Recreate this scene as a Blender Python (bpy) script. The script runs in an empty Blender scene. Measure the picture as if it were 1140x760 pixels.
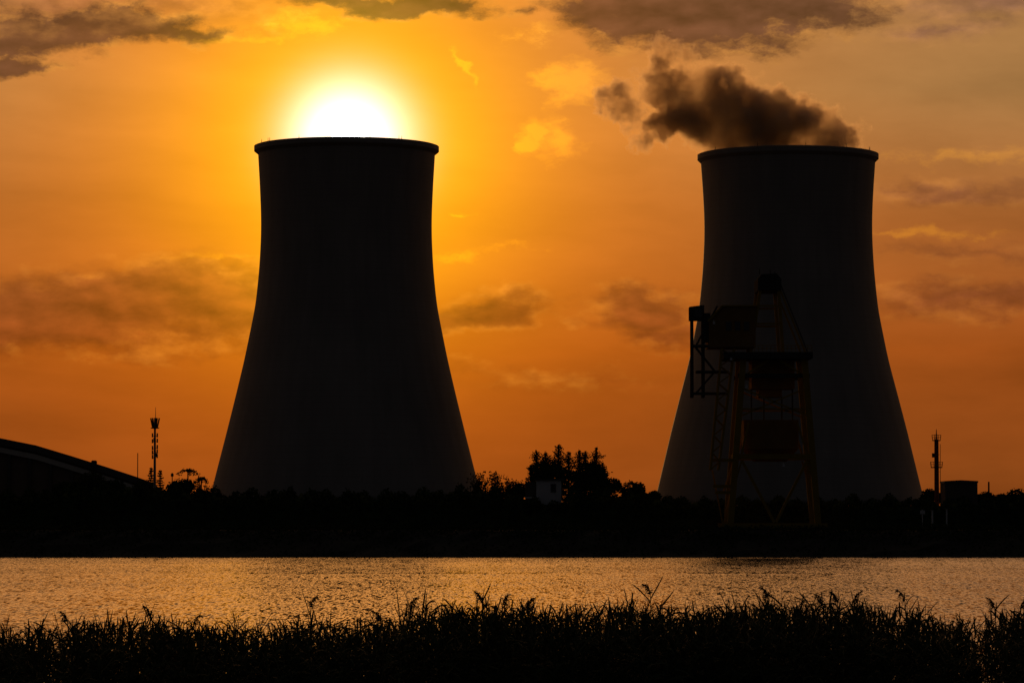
import bpy, bmesh, math, random
from mathutils import Vector, Matrix

R = math.radians
F = 4000.0                      # focal length, in photo pixels (1140 wide)
CX, CY, HZ = 570.0, 380.0, 577.0
EYE = 6.0                       # eye height over the river, metres
PITCH = math.atan((HZ - CY) / F)
SUN_PX = (388.0, 157.0)

scene = bpy.context.scene
COL = scene.collection


def ray(px, py):
    v = Vector((px - CX, F, CY - py))
    c, s = math.cos(PITCH), math.sin(PITCH)
    return Vector((v.x, v.y * c - v.z * s, v.y * s + v.z * c)).normalized()


def at(px, py, d):
    """world point seen at photo pixel (px, py) at ground distance d"""
    r = ray(px, py)
    k = d / r.y
    return Vector((r.x * k, d, EYE + r.z * k))


def wx(px, d):
    return at(px, HZ, d).x


def wz(py, d):
    return at(CX, py, d).z


# ------------------------------------------------------------------ camera
cam_d = bpy.data.cameras.new("camera")
cam_d.sensor_width = 36.0
cam_d.lens = F / 1140.0 * 36.0
cam_d.clip_start = 0.5
cam_d.clip_end = 60000
cam = bpy.data.objects.new("camera", cam_d)
COL.objects.link(cam)
cam.location = (0, 0, EYE)
cam.rotation_euler = (math.pi / 2 + PITCH, 0, 0)
scene.camera = cam

# ------------------------------------------------------------------ render
scene.render.engine = "CYCLES"
scene.view_settings.view_transform = "Standard"
scene.view_settings.look = "None"
scene.view_settings.exposure = 0.0
scene.view_settings.gamma = 1.0
scene.view_settings.use_curve_mapping = False
cy = scene.cycles
cy.max_bounces = 5
cy.diffuse_bounces = 2
cy.glossy_bounces = 3
cy.volume_bounces = 2
cy.transparent_max_bounces = 8
cy.volume_step_rate = 1.0
cy.volume_max_steps = 256
cy.use_denoising = True
cy.sample_clamp_indirect = 4.0
cy.pixel_filter_type = "BLACKMAN_HARRIS"

# ------------------------------------------------------------------ sun
sun_dir = ray(*SUN_PX)          # towards the sun
sun_el = math.asin(sun_dir.z)
sun_az = math.atan2(sun_dir.x, sun_dir.y)
sd = bpy.data.lights.new("sun", "SUN")
sd.energy = 2.0
sd.angle = R(0.53)
sd.color = (1.0, 0.52, 0.16)
sun = bpy.data.objects.new("sun", sd)
COL.objects.link(sun)
sun.rotation_euler = (-sun_dir).to_track_quat("-Z", "Y").to_euler()


# ------------------------------------------------------------------ node maths
class NT:
    def __init__(self, tree):
        self.t = tree
        self.n = tree.nodes
        self.l = tree.links

    def node(self, kind, **kw):
        nd = self.n.new(kind)
        for k, v in kw.items():
            setattr(nd, k, v)
        return nd

    def put(self, sock, val):
        if isinstance(val, E):
            self.l.new(val.s, sock)
        elif hasattr(val, "is_output"):
            self.l.new(val, sock)
        else:
            try:
                sock.default_value = val
            except Exception:
                sock.default_value = tuple(val) + (1.0,)

    def m(self, op, a, b=None, c=None, clamp=False):
        nd = self.node("ShaderNodeMath", operation=op, use_clamp=clamp)
        self.put(nd.inputs[0], a)
        if b is not None:
            self.put(nd.inputs[1], b)
        if c is not None:
            self.put(nd.inputs[2], c)
        return E(self, nd.outputs[0])

    def vm(self, op, a, b=None):
        nd = self.node("ShaderNodeVectorMath", operation=op)
        self.put(nd.inputs[0], a)
        if b is not None:
            self.put(nd.inputs["Scale"] if op == "SCALE" else nd.inputs[1], b)
        return E(self, nd.outputs["Value" if op in ("LENGTH", "DOT_PRODUCT", "DISTANCE") else "Vector"])

    def xyz(self, x, y, z):
        nd = self.node("ShaderNodeCombineXYZ")
        for i, v in enumerate((x, y, z)):
            self.put(nd.inputs[i], v)
        return E(self, nd.outputs[0])

    def sep(self, v):
        nd = self.node("ShaderNodeSeparateXYZ")
        self.put(nd.inputs[0], v)
        return [E(self, o) for o in nd.outputs]

    def noise(self, v, scale=1.0, detail=4.0, rough=0.55, dist=0.0, color=False):
        nd = self.node("ShaderNodeTexNoise")
        self.put(nd.inputs["Vector"], v)
        nd.inputs["Scale"].default_value = scale
        nd.inputs["Detail"].default_value = detail
        nd.inputs["Roughness"].default_value = rough
        nd.inputs["Distortion"].default_value = dist
        return E(self, nd.outputs["Color" if color else "Fac"])

    def step(self, x, a, b):
        nd = self.node("ShaderNodeMapRange", interpolation_type="SMOOTHSTEP")
        self.put(nd.inputs[0], x)
        nd.inputs[1].default_value = a
        nd.inputs[2].default_value = b
        return E(self, nd.outputs[0])

    def mix(self, f, a, b, mode="MIX"):
        nd = self.node("ShaderNodeMix", data_type="RGBA", blend_type=mode)
        nd.clamp_factor = True
        self.put(nd.inputs[0], f)
        self.put(nd.inputs[6], a)
        self.put(nd.inputs[7], b)
        return E(self, nd.outputs[2])

    def ramp(self, f, stops, ease="LINEAR"):
        nd = self.node("ShaderNodeValToRGB")
        nd.color_ramp.interpolation = ease
        els = nd.color_ramp.elements
        while len(els) < len(stops):
            els.new(0.5)
        for e, (p, c) in zip(els, stops):
            e.position = p
            e.color = tuple(c) + (1.0,) if len(c) == 3 else c
        self.put(nd.inputs[0], f)
        return E(self, nd.outputs[0])


class E:
    def __init__(self, nt, s):
        self.nt, self.s = nt, s

    def __add__(self, o): return self.nt.m("ADD", self, o)
    def __radd__(self, o): return self.nt.m("ADD", o, self)
    def __sub__(self, o): return self.nt.m("SUBTRACT", self, o)
    def __rsub__(self, o): return self.nt.m("SUBTRACT", o, self)
    def __mul__(self, o): return self.nt.m("MULTIPLY", self, o)
    def __rmul__(self, o): return self.nt.m("MULTIPLY", o, self)
    def __truediv__(self, o): return self.nt.m("DIVIDE", self, o)
    def __pow__(self, o): return self.nt.m("POWER", self, o)


# ------------------------------------------------------------------ sky
world = bpy.data.worlds.new("World")
scene.world = world
world.use_nodes = True
wt = world.node_tree
wt.nodes.clear()
n = NT(wt)
tc = n.node("ShaderNodeTexCoord")
D = n.vm("NORMALIZE", tc.outputs["Generated"])
dx, dy, dz = n.sep(D)
az = n.m("ARCTAN2", dx, dy)
el = n.m("ARCSINE", dz)
u = az * 40.0                       # one unit = 1.432 degrees
v = el * 40.0
P = n.xyz(u, v, 0.0)


def uv(px, py):
    return ((px - CX) / 100.0, (HZ - py) / 100.0)


su, sv = uv(*SUN_PX)
# angular distance from the sun, in the same unit
cosang = n.vm("DOT_PRODUCT", D, tuple(sun_dir))
theta = n.m("ARCCOSINE", n.m("MINIMUM", cosang, 1.0)) * 40.0

base = n.ramp(n.m("MULTIPLY", v + 1.0, 1 / 32.0, clamp=True), [
    (0.00, (.150, .032, .006)),
    (0.045, (.205, .050, .0080)),
    (0.09, (.262, .057, .0085)),
    (0.135, (.306, .098, .025)),
    (0.18, (.315, .165, .058)),
    (0.215, (.350, .175, .062)),
    (0.27, (.66, .29, .105)),
    (0.37, (.95, .41, .16)),
    (0.50, (.60, .29, .13)),
    (0.70, (.13, .085, .060)),
    (1.0, (.04, .036, .036))])
# broad soft unevenness of the dusk air
soft = n.noise(n.xyz(u * 0.16, v * 0.55, 1.7), 1.0, 3.0, 0.5)
fine = n.noise(n.xyz(u * 0.55, v * 1.6, 5.1), 1.0, 5.0, 0.55)
layers = n.noise(n.vm("ADD", n.xyz(u * 0.30, v * 2.2 + u * 0.12, 3.3), n.vm("SCALE", n.noise(n.xyz(u, v, 4.0), 0.9, 3.0, 0.5, color=True), 0.8)), 1.0, 4.0, 0.5)
tone = (soft - 0.5) * 0.6 + (fine - 0.5) * 0.5 + (layers - 0.5) * 0.55 + 1.05
base = n.vm("SCALE", base, tone)
g1 = n.m("EXPONENT", n.m("MULTIPLY", n.m("POWER", theta / 3.0, 1.3), -1.0))
sky = n.mix(g1, base, n.vm("SCALE", n.vm("ADD", (.74, .125, .002), n.vm("SCALE", (.31, .132, .002), n.step(v, .5, 4.2))), (tone + 1.0) * 0.5))

gold = n.m("EXPONENT", n.m("MULTIPLY", n.m("POWER", n.m("ABSOLUTE", (u - su) / 5.0), 2.0), -1.0)) * n.step(v, 6.3, 9.5)
sky = n.vm("ADD", sky, n.vm("SCALE", (1.10, .40, .03), gold * n.step(v, 26.0, 15.0)))
g1b = n.m("EXPONENT", n.m("MULTIPLY", n.m("POWER", theta / 1.9, 2.0), -1.0))
sky = n.mix(g1b * 0.8, sky, (1.06, .385, .002))
# clouds: ragged patches of the sky sphere, each at its own azimuth and elevation
warp = n.vm("SUBTRACT", n.noise(n.xyz(u * 0.8, v * 1.3, 0.0), 1.0, 3.0, 0.5, color=True), (.5, .5, .5))
warp2 = n.vm("SUBTRACT", n.noise(n.xyz(u * 3.6, v * 6.0, 9.0), 1.0, 5.0, 0.6, color=True), (.5, .5, .5))
Pw = n.vm("ADD", n.vm("ADD", P, n.vm("MULTIPLY", warp, (1.5, .60, 0))), n.vm("MULTIPLY", warp2, (.50, .24, 0)))


def field(cl):
    acc = None
    for (px, py, rx, ry, amp) in cl:
        cu, cv = uv(px, py)
        dlt = n.vm("MULTIPLY", n.vm("SUBTRACT", Pw, (cu, cv, 0)), (100.0 / rx, 100.0 / ry, 0))
        f = (1.0 - n.vm("LENGTH", dlt)) * amp
        acc = f if acc is None else n.m("MAXIMUM", acc, f)
    return acc


nz = n.xyz(u * 1.5, v * 3.0, 2.3)
fb = n.noise(nz, 1.0, 5.0, 0.52)
fb_sun = n.noise(n.vm("ADD", nz, (0.12, 0.30, 0.0)), 1.0, 5.0, 0.52)
relief = (fb - fb_sun)              # which side of a billow faces up to the light

dark_f = field([(50, 38, 140, 28, 1.3), (155, 34, 75, 26, 1.3), (215, 48, 75, 14, 1.0), (20, 74, 90, 15, .9),
                (430, 7, 125, 19, 1.4), (505, 10, 60, 15, 1.1),
                (770, 16, 185, 50, 1.45), (890, 8, 120, 34, 1.2), (670, 20, 85, 32, 1.1),
                (590, 14, 30, 10, .6)])
fw = n.noise(n.vm("ADD", n.xyz(u * 4.0, v * 8.5, 6.0), n.vm("SCALE", warp2, 2.0)), 1.0, 5.0, 0.62)
dark_m = n.step(dark_f + (fb - 0.5) * 1.5 + (fw - 0.5) * 1.0, -0.22, 0.62)
soft_f = field([(100, 346, 300, 58, 1.6), (215, 322, 130, 46, 1.4), (40, 364, 200, 36, 1.3),
                (548, 342, 90, 28, 1.6), (500, 350, 50, 26, 1.3),
                (722, 342, 90, 34, 1.5), (745, 365, 80, 24, 1.1),
                (1045, 42, 90, 22, .9), (1115, 22, 60, 14, .6), (1075, 285, 150, 14, .6),
                (1090, 335, 150, 28, 1.0), (1070, 215, 140, 16, .8), (610, 420, 160, 12, .3),
                (110, 8, 280, 34, .9), (1110, 12, 150, 42, .9)])
soft_m = n.step(soft_f + (fb - 0.5) * 0.85 + (fw - 0.5) * 0.6, -0.12, 0.95)
wisp_f = field([(531, 72, 9, 26, 1.0), (580, 154, 26, 20, 1.0), (570, 163, 14, 10, 1.0), (505, 240, 26, 5, .8),
                (525, 286, 70, 9, .55), (640, 98, 44, 34, 1.2), (620, 158, 46, 30, .75), (325, 35, 40, 22, .6), (255, 54, 90, 9, .7), (600, 40, 40, 18, .5),
                (1085, 178, 120, 14, .8), (240, 288, 60, 7, .5), (1040, 264, 90, 8, .7)])
wisp_m = n.step(wisp_f + (fb - 0.5) * 0.8 + (fw - 0.5) * 1.3, 0.0, 0.9)

near = n.m("EXPONENT", theta * -0.22)
rel = n.m("MULTIPLY", relief, 4.5)


def edge(mk):
    return mk * (1.0 - mk) * 4.0


rim_gain = n.m("MULTIPLY", near, 0.55)
sky = n.mix(soft_m * 0.85, sky, n.vm("SCALE", n.vm("MULTIPLY", sky, (.55, .53, .95)), rel * 0.5 + 1.0))
sky = n.mix(dark_m * 0.95, sky,
            n.vm("SCALE", n.vm("ADD", n.vm("MULTIPLY", sky, (.13, .105, .20)), (.044, .021, .012)), rel * 0.5 + 1.0))
hl = edge(soft_m) * n.m("MAXIMUM", rel + 0.25, 0.0) * 0.55 + edge(dark_m) * n.m("MAXIMUM", rel + 0.35, 0.0) * 0.7
sky = n.vm("ADD", sky, n.vm("SCALE", (.52, .22, .02), n.m("MULTIPLY", hl, near * 0.9 + 0.12)))
sky = n.vm("ADD", sky, n.vm("SCALE", (.60, .25, .0), n.m("MULTIPLY", wisp_m, near * 0.85 + 0.08)))

# aureole and disc of the sun itself
g2 = n.m("EXPONENT", n.m("MULTIPLY", n.m("POWER", theta / 1.45, 2.0), -1.0))
g3 = n.m("EXPONENT", n.m("MULTIPLY", n.m("POWER", theta / 0.56, 2.2), -1.0))
disc = n.step(theta, 0.200, 0.180)
sky = n.vm("ADD", sky, n.vm("SCALE", (.32, .25, .003), g2 * tone))
sky = n.vm("ADD", sky, n.vm("SCALE", (1.7, 1.75, 1.85), g3))
sky = n.vm("ADD", sky, n.vm("SCALE", (12.0, 10.5, 8.0), disc))

# away from the sun the sky falls to dim blue-grey dusk
away = n.step(cosang, 0.15, 0.93)
dusk = n.mix(away, n.xyz(.017, .017, .020), sky)
bg = n.node("ShaderNodeBackground")
n.put(bg.inputs["Color"], dusk)
bg.inputs["Strength"].default_value = 1.0
# clear-air scattering behind it
nish = n.node("ShaderNodeTexSky", sky_type="NISHITA")
nish.sun_disc = False
nish.sun_elevation = sun_el
nish.sun_rotation = sun_az
nish.air_density = 2.0
nish.dust_density = 4.0
bg2 = n.node("ShaderNodeBackground")
n.put(bg2.inputs["Color"], nish.outputs[0])
bg2.inputs["Strength"].default_value = 0.0015
addw = n.node("ShaderNodeAddShader")
n.l.new(bg.outputs[0], addw.inputs[0])
n.l.new(bg2.outputs[0], addw.inputs[1])
wo = n.node("ShaderNodeOutputWorld")
n.l.new(addw.outputs[0], wo.inputs["Surface"])
world.cycles.sampling_method = "MANUAL"
world.cycles.sample_map_resolution = 1024


# ------------------------------------------------------------------ materials
def mat(name, col, rough=0.8, vary=0.25, scale=1.0, metallic=0.0, bump=0.0, stretch=(1, 1, 1), spec=0.3):
    m = bpy.data.materials.new(name)
    m.use_nodes = True
    t = NT(m.node_tree)
    b = m.node_tree.nodes["Principled BSDF"]
    b.inputs["Roughness"].default_value = rough
    b.inputs["Metallic"].default_value = metallic
    b.inputs["Specular IOR Level"].default_value = spec
    c = t.node("ShaderNodeTexCoord")
    vv = t.vm("MULTIPLY", c.outputs["Object"], stretch)
    nf = t.noise(vv, scale, 5.0, 0.6)
    k = (nf - 0.5) * (2.0 * vary) + 1.0
    t.put(b.inputs["Base Color"], t.vm("SCALE", tuple(col), k))
    if bump:
        bp = t.node("ShaderNodeBump")
        bp.inputs["Strength"].default_value = bump
        t.put(bp.inputs["Height"], nf)
        t.l.new(bp.outputs[0], b.inputs["Normal"])
    return m


M = {}
M["yellow_paint"] = mat("yellow_paint", (.23, .15, .024), .9, .35, .6, spec=0.0)
M["dark_steel"] = mat("dark_steel", (.05, .046, .042), .95, .3, .8, spec=0.0)
M["rust_sheet"] = mat("rust_sheet", (.17, .095, .035), .9, .35, .5, spec=0.0)
M["red_paint"] = mat("red_paint", (.22, .045, .03), .5, .25, .8)
M["grey_steel"] = mat("grey_steel", (.16, .16, .16), .45, .2, .8, .3)
M["roof_sheet"] = mat("roof_sheet", (.07, .06, .055), .7, .3, .3)
M["grey_beam"] = mat("grey_beam", (.36, .33, .29), .7, .2, .4)
M["brown_wall"] = mat("brown_wall", (.13, .09, .065), .8, .25, .3)
M["white_wall"] = mat("white_wall", (.45, .45, .46), .85, .12, .5, spec=.1)
M["block_wall"] = mat("block_wall", (.085, .075, .065), .9, .2, .3, spec=0.0)
M["window_glass"] = mat("window_glass", (.015, .016, .018), .15, .1, 1.0, spec=.5)
M["bark"] = mat("bark", (.055, .040, .028), .9, .3, 2.0)
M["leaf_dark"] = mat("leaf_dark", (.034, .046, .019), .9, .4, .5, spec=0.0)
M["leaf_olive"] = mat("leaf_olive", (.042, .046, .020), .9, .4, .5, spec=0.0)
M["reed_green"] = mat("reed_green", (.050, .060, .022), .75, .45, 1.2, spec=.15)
M["reed_stem"] = mat("reed_stem", (.075, .070, .032), .75, .3, 2.0, spec=.15)
M["reed_plume"] = mat("reed_plume", (.085, .060, .040), .9, .3, 4.0, spec=.1)
M["soil"] = mat("soil", (.055, .048, .036), .95, .35, .15, spec=.1)


def concrete():
    m = bpy.data.materials.new("tower_concrete")
    m.use_nodes = True
    t = NT(m.node_tree)
    b = m.node_tree.nodes["Principled BSDF"]
    b.inputs["Roughness"].default_value = 0.9
    b.inputs["Specular IOR Level"].default_value = 0.15
    c = t.node("ShaderNodeTexCoord")
    x, y, z = t.sep(c.outputs["Object"])
    ang = t.m("ARCTAN2", y, x)
    ring = t.xyz(t.m("COSINE", ang) * 6.0, t.m("SINE", ang) * 6.0, z * 0.03)
    streak = t.noise(ring, 1.6, 6.0, 0.62)                 # rain streaks running down the shell
    patch = t.noise(c.outputs["Object"], 0.05, 4.0, 0.55)
    lift = t.m("PINGPONG", z, 0.75)                         # pour lifts, 1.5 m each
    seam = t.step(lift, 0.06, 0.0)
    k = (streak - 0.5) * 0.45 + (patch - 0.5) * 0.5 + 1.0 - seam * 0.18
    t.put(b.inputs["Base Color"], t.vm("SCALE", (.215, .200, .185), k))
    return m


M["concrete"] = concrete()


# ------------------------------------------------------------------ mesh helpers
def link(name, me, m, parent=None):
    o = bpy.data.objects.new(name, me)
    COL.objects.link(o)
    if m is not None and not me.materials:
        me.materials.append(m)
    if parent is not None:
        o.parent = parent
    return o


def empty(name, loc=(0, 0, 0)):
    o = bpy.data.objects.new(name, None)
    o.empty_display_size = 0.5
    COL.objects.link(o)
    o.location = loc
    return o


def tag(o, label=None, cat=None, group=None, kind=None):
    if label: o["label"] = label
    if cat: o["category"] = cat
    if group: o["group"] = group
    if kind: o["kind"] = kind
    return o


class MB:
    """collects faces in the space of a thing whose base is at `org`"""
    def __init__(self, org=(0, 0, 0)):
        self.v, self.f, self.o = [], [], Vector(org)

    def add(self, vs, fs):
        k = len(self.v)
        self.v += [tuple(Vector(p) - self.o) for p in vs]
        self.f += [tuple(i + k for i in q) for q in fs]

    def box(self, a, b):
        x0, y0, z0 = a
        x1, y1, z1 = b
        self.add([(x0, y0, z0), (x1, y0, z0), (x1, y1, z0), (x0, y1, z0),
                  (x0, y0, z1), (x1, y0, z1), (x1, y1, z1), (x0, y1, z1)],
                 [(0, 3, 2, 1), (4, 5, 6, 7), (0, 1, 5, 4), (1, 2, 6, 5), (2, 3, 7, 6), (3, 0, 4, 7)])

    def bar(self, a, b, r, r2=None, n=6, cap=True):
        a, b = Vector(a), Vector(b)
        r2 = r if r2 is None else r2
        d = (b - a).normalized()
        s = d.orthogonal().normalized()
        t = d.cross(s)
        vs = []
        for (c, q) in ((a, r), (b, r2)):
            for i in range(n):
                an = 2 * math.pi * (i + .5) / n
                vs.append(c + (s * math.cos(an) + t * math.sin(an)) * q)
        fs = [(i, (i + 1) % n, n + (i + 1) % n, n + i) for i in range(n)]
        if cap:
            fs += [tuple(range(n - 1, -1, -1)), tuple(range(n, 2 * n))]
        self.add(vs, fs)

    def beam(self, a, b, w, h):
        """square-section beam"""
        a, b = Vector(a), Vector(b)
        d = (b - a).normalized()
        up = Vector((0, 0, 1)) if abs(d.z) < .9 else Vector((0, 1, 0))
        s = d.cross(up).normalized() * (w / 2)
        t = s.cross(d).normalized() * (h / 2)
        vs = [a - s - t, a + s - t, a + s + t, a - s + t, b - s - t, b + s - t, b + s + t, b - s + t]
        self.add(vs, [(0, 3, 2, 1), (4, 5, 6, 7), (0, 1, 5, 4), (1, 2, 6, 5), (2, 3, 7, 6), (3, 0, 4, 7)])

    def prism(self, pts, y0, y1):
        k = len(pts)
        vs = [(x, y0, z) for x, z in pts] + [(x, y1, z) for x, z in pts]
        fs = [tuple(range(k)), tuple(range(2 * k - 1, k - 1, -1))]
        fs += [((i + 1) % k, i, k + i, k + (i + 1) % k) for i in range(k)]
        self.add(vs, fs)

    def lathe(self, prof, c, n=96, closed=False):
        vs, fs = [], []
        for (r, z) in prof:
            for i in range(n):
                a = 2 * math.pi * i / n
                vs.append((c[0] + r * math.cos(a), c[1] + r * math.sin(a), z))
        k = len(prof)
        for j in range(k if closed else k - 1):
            q = (j + 1) % k
            for i in range(n):
                fs.append((j * n + i, j * n + (i + 1) % n, q * n + (i + 1) % n, q * n + i))
        self.add(vs, fs)

    def leaf(self, p, sz, rnd):
        d = Vector((rnd.gauss(0, 1), rnd.gauss(0, 1), rnd.gauss(0, 1))).normalized()
        s = d.orthogonal().normalized()
        s.rotate(Matrix.Rotation(rnd.uniform(0, 6.28), 3, d))
        t = d.cross(s)
        a, b = sz * rnd.uniform(.7, 1.3), sz * rnd.uniform(.3, .6)
        p = Vector(p)
        self.add([p - s * a, p - t * b + s * a * .1, p + s * a, p + t * b + s * a * .1], [(0, 1, 2, 3)])

    def build(self, name, m, parent=None, smooth=False):
        me = bpy.data.meshes.new(name)
        me.from_pydata(self.v, [], self.f)
        me.update()
        if smooth:
            me.polygons.foreach_set("use_smooth", [True] * len(me.polygons))
        o = link(name, me, m, parent)
        if parent is None:
            o.location = self.o
        return o


# ------------------------------------------------------------------ ground and river
QUAY = 4.2           # height of the far land over the water
SHORE = at(CX, 620, 1.0)
SHORE_D = EYE / -(SHORE.z - EYE)


def ground_z(y, x=0.0):
    pts = [(-9000, 4.4), (12, 4.4), (40, 3.2), (68, 1.2), (82, .35), (90, -.4), (110, -2.5), (SHORE_D - 30, -3.0),
           (SHORE_D - 3, -.9), (SHORE_D + 1.0, .5), (SHORE_D + 8, QUAY), (9000, QUAY), (40000, QUAY)]
    for (a, za), (b, zb) in zip(pts, pts[1:]):
        if y <= b:
            return za + (zb - za) * (y - a) / (b - a)
    return QUAY


rnd = random.Random(4)
ys = [-9000, -3000, -800, -200, -50, 0, 12, 22, 32, 40, 50, 58, 64, 68, 72, 76, 80, 84, 88, 92, 100, 110, 200, 350,
      SHORE_D - 30, SHORE_D - 12, SHORE_D - 5, SHORE_D - 2, SHORE_D, SHORE_D + 2, SHORE_D + 4, SHORE_D + 6, SHORE_D + 8,
      SHORE_D + 14, 590, 620, 680, 800, 1000, 1500, 3000, 8000, 20000, 40000]
xs = [-30000, -8000, -2000, -600, -250] + [-120 + 3 * i for i in range(81)] + [250, 600, 2000, 8000, 30000]
gv, gf = [], []
for j, y in enumerate(ys):
    for i, x in enumerate(xs):
        inner = abs(x) < 200
        z = ground_z(y, x)
        if inner and 30 < y < 120:
            z += rnd.uniform(-.08, .08)
        yy = y
        if inner and SHORE_D - 6 < y < SHORE_D + 9:
            yy = y + rnd.uniform(-.9, .9)
            z += rnd.uniform(-.18, .18)
        gv.append((x, yy, z))
w_ = len(xs)
gf = [(j * w_ + i, j * w_ + i + 1, (j + 1) * w_ + i + 1, (j + 1) * w_ + i)
      for j in range(len(ys) - 1) for i in range(w_ - 1)]
me = bpy.data.meshes.new("ground")
me.from_pydata(gv, [], gf)
tag(link("ground", me, M["soil"]), kind="structure")


def water_mat():
    m = bpy.data.materials.new("river_water")
    m.use_nodes = True
    t = NT(m.node_tree)
    b = m.node_tree.nodes["Principled BSDF"]
    b.inputs["Base Color"].default_value = (.030, .030, .024, 1)
    b.inputs["Roughness"].default_value = 0.10
    b.inputs["IOR"].default_value = 1.33
    b.inputs["Specular IOR Level"].default_value = 0.5
    c = t.node("ShaderNodeTexCoord")
    x, y, z = t.sep(c.outputs["Object"])
    w0 = t.noise(t.xyz(x * 5.5, y * .42, 5.0), 1.0, 2.0, .5, color=True)
    w1 = t.noise(t.xyz(x * 2.3, y * .26, 0.0), 1.0, 2.0, .6, color=True)
    w2 = t.noise(t.xyz(x * .30, y * .060, 3.0), 1.0, 3.0, .55, color=True)
    w3 = t.noise(t.xyz(x * .006, y * .020, 7.0), 1.0, 3.0, .5)      # gust patches
    half = (.5, .5, .5)
    s0 = t.vm("MULTIPLY", t.vm("SUBTRACT", w0, half), (.55, .95, 0))
    s1 = t.vm("MULTIPLY", t.vm("SUBTRACT", w1, half), (.36, .52, 0))
    s2 = t.vm("MULTIPLY", t.vm("SUBTRACT", w2, half), (.12, .26, 0))
    slope = t.vm("ADD", t.vm("ADD", s0, s1), s2)
    slope = t.vm("SCALE", slope, (w3 - 0.5) * 1.0 + 1.0)
    # the spent wake of a passing boat: one long low swell across the river
    wy = y + t.noise(t.xyz(x * .02, 0.0, 0.0), 1.0, 3.0, .5) * 26.0 - 401.0
    near_face = t.m("EXPONENT", t.m("MULTIPLY", t.m("POWER", t.m("ABSOLUTE", wy / 5.0), 2.0), -1.0))
    far_face = t.m("EXPONENT", t.m("MULTIPLY", t.m("POWER", t.m("ABSOLUTE", (wy - 9.0) / 5.0), 2.0), -1.0))
    strength = t.step(t.noise(t.xyz(x * .015, 0.0, 4.0), 1.0, 2.0, .5), .38, .62)
    swell = (far_face * .16 - near_face * .12) * strength
    nrm = t.vm("NORMALIZE", t.vm("ADD", slope, t.xyz(0.0, swell - .095, 1.0)))
    t.put(b.inputs["Normal"], nrm)
    return m


wb = MB()
wb.add([(-6000, 60, 0), (6000, 60, 0), (6000, SHORE_D + 40, 0), (-6000, SHORE_D + 40, 0)], [(0, 1, 2, 3)])
tag(wb.build("river_water", water_mat()), kind="structure")

# ------------------------------------------------------------------ cooling towers
TOWERS = [
    dict(cx=385.0, d=900.0, label="left cooling tower, black concrete with the sun setting behind its rim",
         prof=[(170, 99), (200, 97), (240, 95.2), (265, 95.2), (300, 97.0), (340, 101), (400, 113), (440, 122.4),
               (480, 132.2), (525, 143.6), (558, 151.8)],
         lip=(165.5, 103.2), rods=(-92, -84, -82, -48, 61, 64, 30)),
    dict(cx=878.6, d=920.0, label="right cooling tower, black concrete with steam drifting off its mouth",
         prof=[(178, 97.6), (205, 95.4), (240, 93.5), (265, 93.4), (300, 95.2), (345, 99.6), (400, 110.4), (440, 120.8),
               (480, 131), (540, 145.2), (562, 150.6)],
         lip=(174.5, 101.0), rods=(-84, -40, 12, 58, 86, 87)),
]


def interp(pts, x):
    for (a, va), (b, vb) in zip(pts, pts[1:]):
        if x <= b:
            return va + (vb - va) * (x - a) / (b - a)
    return pts[-1][1]


for T in TOWERS:
    d = T["d"]
    px2m = d / F
    c = Vector((wx(T["cx"], d), d, QUAY))
    t = tag(empty("cooling_tower", c), T["label"], "cooling tower", "cooling towers of the power station")
    # smooth the measured outline with a hyperbola-like spline
    pts = [(wz(py, d), hw * px2m) for py, hw in T["prof"]][::-1]      # rising z
    top = wz(T["lip"][0], d)
    zs = [pts[0][0] + (top - pts[0][0]) * i / 60 for i in range(61)]
    rs = [interp(pts, z) for z in zs]
    for _ in range(4):
        rs = [rs[0]] + [(rs[i - 1] + rs[i] * 2 + rs[i + 1]) / 4 for i in range(1, 60)] + [rs[60]]
    outer = list(zip(rs, zs))
    inner = [(r - .55, z) for r, z in outer][::-1]
    s = MB(c)
    s.lathe(outer + inner, c, 128, closed=True)
    s.build("shell", M["concrete"], t, True)
    rl = T["lip"][1] * px2m
    rt = rs[-1]
    lip = MB(c)
    zt = top
    lip.lathe([(rt + .02, zt - 1.5), (rl, zt - .75), (rl, zt + .45), (rl - .5, zt + .62), (rt - 1.1, zt + .62), (rt - 1.1, zt - .6),
               (rt - .52, zt - .9)], c, 128, closed=True)
    lip.build("rim", M["concrete"], t)
    # diagonal columns that carry the shell, on a basin ring
    r0, z0 = rs[0] - .3, zs[0]
    rb = r0 + 2.0
    k = 36
    for i in range(k):
        a0 = 2 * math.pi * i / k
        for sg in (-1, 1):
            a1 = a0 + sg * math.pi / k
            cb = MB(c)
            cb.bar((c.x + rb * math.cos(a0), c.y + rb * math.sin(a0), QUAY), (c.x + r0 * math.cos(a1), c.y + r0 * math.sin(a1), z0 + .2),
                   .45, n=8)
            cb.build("column", M["concrete"], t)
    bs = MB(c)
    bs.lathe([(rb + 2.2, QUAY - .5), (rb + 2.2, QUAY + 1.4), (rb + 1.8, QUAY + 1.4), (rb + 1.8, QUAY - .5)], c, 96, closed=True)
    bs.build("basin", M["concrete"], t)
    for off in T["rods"]:
        ox = off * px2m
        rr = rl - .4
        yy = -math.sqrt(max(rr * rr - ox * ox, 0.0))
        rd = MB(c)
        p = Vector((c.x + ox, c.y + yy, zt + .5))
        rd.bar(p, p + Vector((0, 0, .9)), .08, .04, 6)
        rd.build("lightning_rod", M["dark_steel"], t)

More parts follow.
